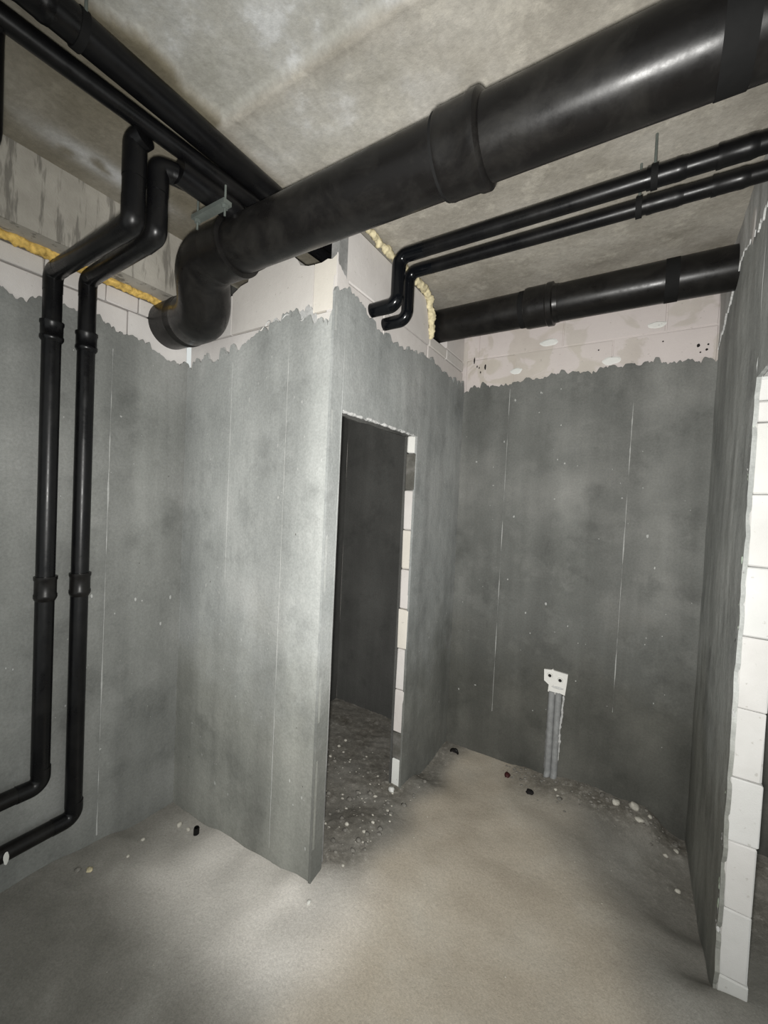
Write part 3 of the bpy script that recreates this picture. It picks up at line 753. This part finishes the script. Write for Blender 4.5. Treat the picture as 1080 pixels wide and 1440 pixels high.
lump('chase_filler', [(-.322, Y2-.003, .52), (-.326, Y2-.004, .40), (-.334, Y2-.004, .30), (-.331, Y2-.003, .2), (-.334, Y2-.003, .12)], [.006, .005, .008, .005, .004], M_FILL, t, 6, .8, 10)
lump('chase_filler', [(-.402, Y2-.002, .50), (-.404, Y2-.001, .30), (-.404, Y2-.002, .06)], [.003, .003, .005], M_MORT, t, 8, .6, 10)
place(t, (-.37, Y2, .05))

t = thing('pipe_stub', 'black pipe stub sticking out of the floor at the foot of the projecting wall', 'pipe')
zz = floor_z(-1.693, 1.19)
lathe('tube_wall', (-1.69, 1.185, zz-.02), (-1.685, 1.183, zz+.035), [(0, .013), (.05, .013), (.055, .011), (.055, .009), (.03, .009)], M_PIPE, t, 16)
place(t, (-1.69, 1.185, zz))
t = thing('pipe_ring', 'open black pipe mouth half buried in sand by the far corner', 'pipe')
zz = floor_z(-.935, 2.50)
ring = [(-.935+.024*math.cos(a), 2.50, zz+.004+.02*math.sin(a)) for a in [math.radians(q) for q in range(-15, 200, 15)]]
v, f = sweep(ring, [.006]*len(ring), 10); link('rim', v, f, M_PIPE, t, True)
lathe('mouth', (-.935, 2.502, zz+.004), (-.935, 2.53, zz+.0), [(0, .018), (.02, .018)], M_HOLE, t, 16)
place(t, (-.935, 2.50, zz))

def rubble(x, y, s, label, m=M_STONE, sd=0, nm='rubble_chunk', cat='rubble', grp=None, fz=1.0):
    z = floor_z(x, y)
    v, f = stone_vf((0, 0, 0), (s, s*.8, s*.6*fz), sd)
    o = link(nm, v, f, m, None, True); o.location = (x, y, z+s*.25*fz); o.rotation_euler = (0, 0, sd)
    return tag(o, label, cat, grp)
rubble(-.03, 2.53, .024, 'pale rounded lump of rubble at the foot of the far wall', M_STONE, 1)
rubble(.055, 2.54, .028, 'largest pale lump of rubble in the far right row', M_STONE, 2)
rubble(.078, 2.48, .022, 'flat pale chip just in front of the largest lump', M_STONE, 3, fz=.7)
rubble(-.095, 2.55, .016, 'small grey stone left of the pale rubble lumps', M_STONED, 4)
rubble(.125, 2.54, .014, 'small greyish stone right of the largest lump', M_STONE, 5)
rubble(.235, 2.46, .014, 'pale stone close to the foot of the right wall in the far corner', M_STONE, 15)
rubble(.225, 2.2, .013, 'single pale stone at the foot of the right wall, nearest the camera', M_STONE, 16)
rubble(.19, 2.40, .011, 'middle stone of a little cluster of pale stones near the far right corner', M_STONE, 12)
rubble(-.30, 2.42, .010, 'small whitish stone on the floor below the grey tails', M_STONE, 6)
rubble(-.32, 2.47, .010, 'small dusty stone against the foot of the grey tails', M_STONE, 7)
rubble(-.585, 2.46, .022, 'dark reddish scrap half buried before the far wall', M_RED, 8, 'floor_hole', 'hole')  # dark lump standing in for a hole in the floor
rubble(-.44, 2.38, .026, 'dark scrap in the sand left of the tails', M_HOLE, 9, 'floor_hole', 'hole', fz=.5)  # low dark lump standing in for a second floor hole
rubble(-.57+.28, 2.40, .016, 'dark flat stone right of the whitish pebble', M_STONED, 30, fz=.6)
rubble(-1.80, 1.17, .016, 'pale chunk beside the black stub at the projecting wall', M_STONE, 21)
rubble(-1.745, 1.18, .012, 'smaller pale chunk between the large one and the black stub', M_STONE, 22)
rubble(-1.84, 1.02, .010, 'pale pebble on the floor near the left wall corner', M_STONE, 23)
rubble(-1.79, .93, .008, 'tiny white pebble out from the left wall corner', M_STONE, 24)
rubble(-1.83, .80, .015, 'tan flat chip on the floor near the slim pipes', M_FOAMP, 25, fz=.5)
rubble(-1.86, .77, .013, 'dark chip beside the tan one near the slim pipes', M_STONED, 26)
rubble(-.985, 1.18, .010, 'white crumb just in front of the projecting corner', M_WHT, 27)
rubble(-1.06, 1.915, .020, 'white block fragment at the foot of the doorway jamb', M_WHT, 28)
# crumbs nobody could count: doorway and foot of the far wall
def crumbs(name, label, n, fn, m, smin, smax, sd):
    random.seed(sd); V, Fc = [], []
    for i in range(n):
        x, y = fn(); s = smin+(smax-smin)*random.random()**2.5
        v, f = stone_vf((x, y, floor_z(x, y)+s*.2), (s, s*.8, s*.6), i+sd, 4); k = len(V); V += v; Fc += [[q+k for q in ff] for ff in f]
    o = link(name, V, Fc, m, None, True, 'stuff'); return tag(o, label, 'rubble')
def in_door(): return random.uniform(-1.6, -.93), 1.3+random.betavariate(1.4, 2)*.95
crumbs('rubble_crumbs', 'scattered pale crumbs of mortar over the doorway floor', 150, in_door, M_STONE, .003, .013, 5)
crumbs('rubble_crumbs', 'scattered grey grit over the doorway floor', 160, in_door, M_STONED, .004, .016, 6)
crumbs('rubble_crumbs', 'grey grit lying along the foot of the far wall', 170, lambda: (random.uniform(-.62, .26), 2.57-abs(random.gauss(0, .09))), M_STONED, .003, .011, 7)
crumbs('rubble_crumbs', 'fine pale grit sprinkled over the open floor', 90, lambda: (random.uniform(-1.5, .25), random.uniform(.7, 2.2) if random.random() < .7 else random.uniform(.5, 1.1)), M_STONE, .0012, .0035, 8)
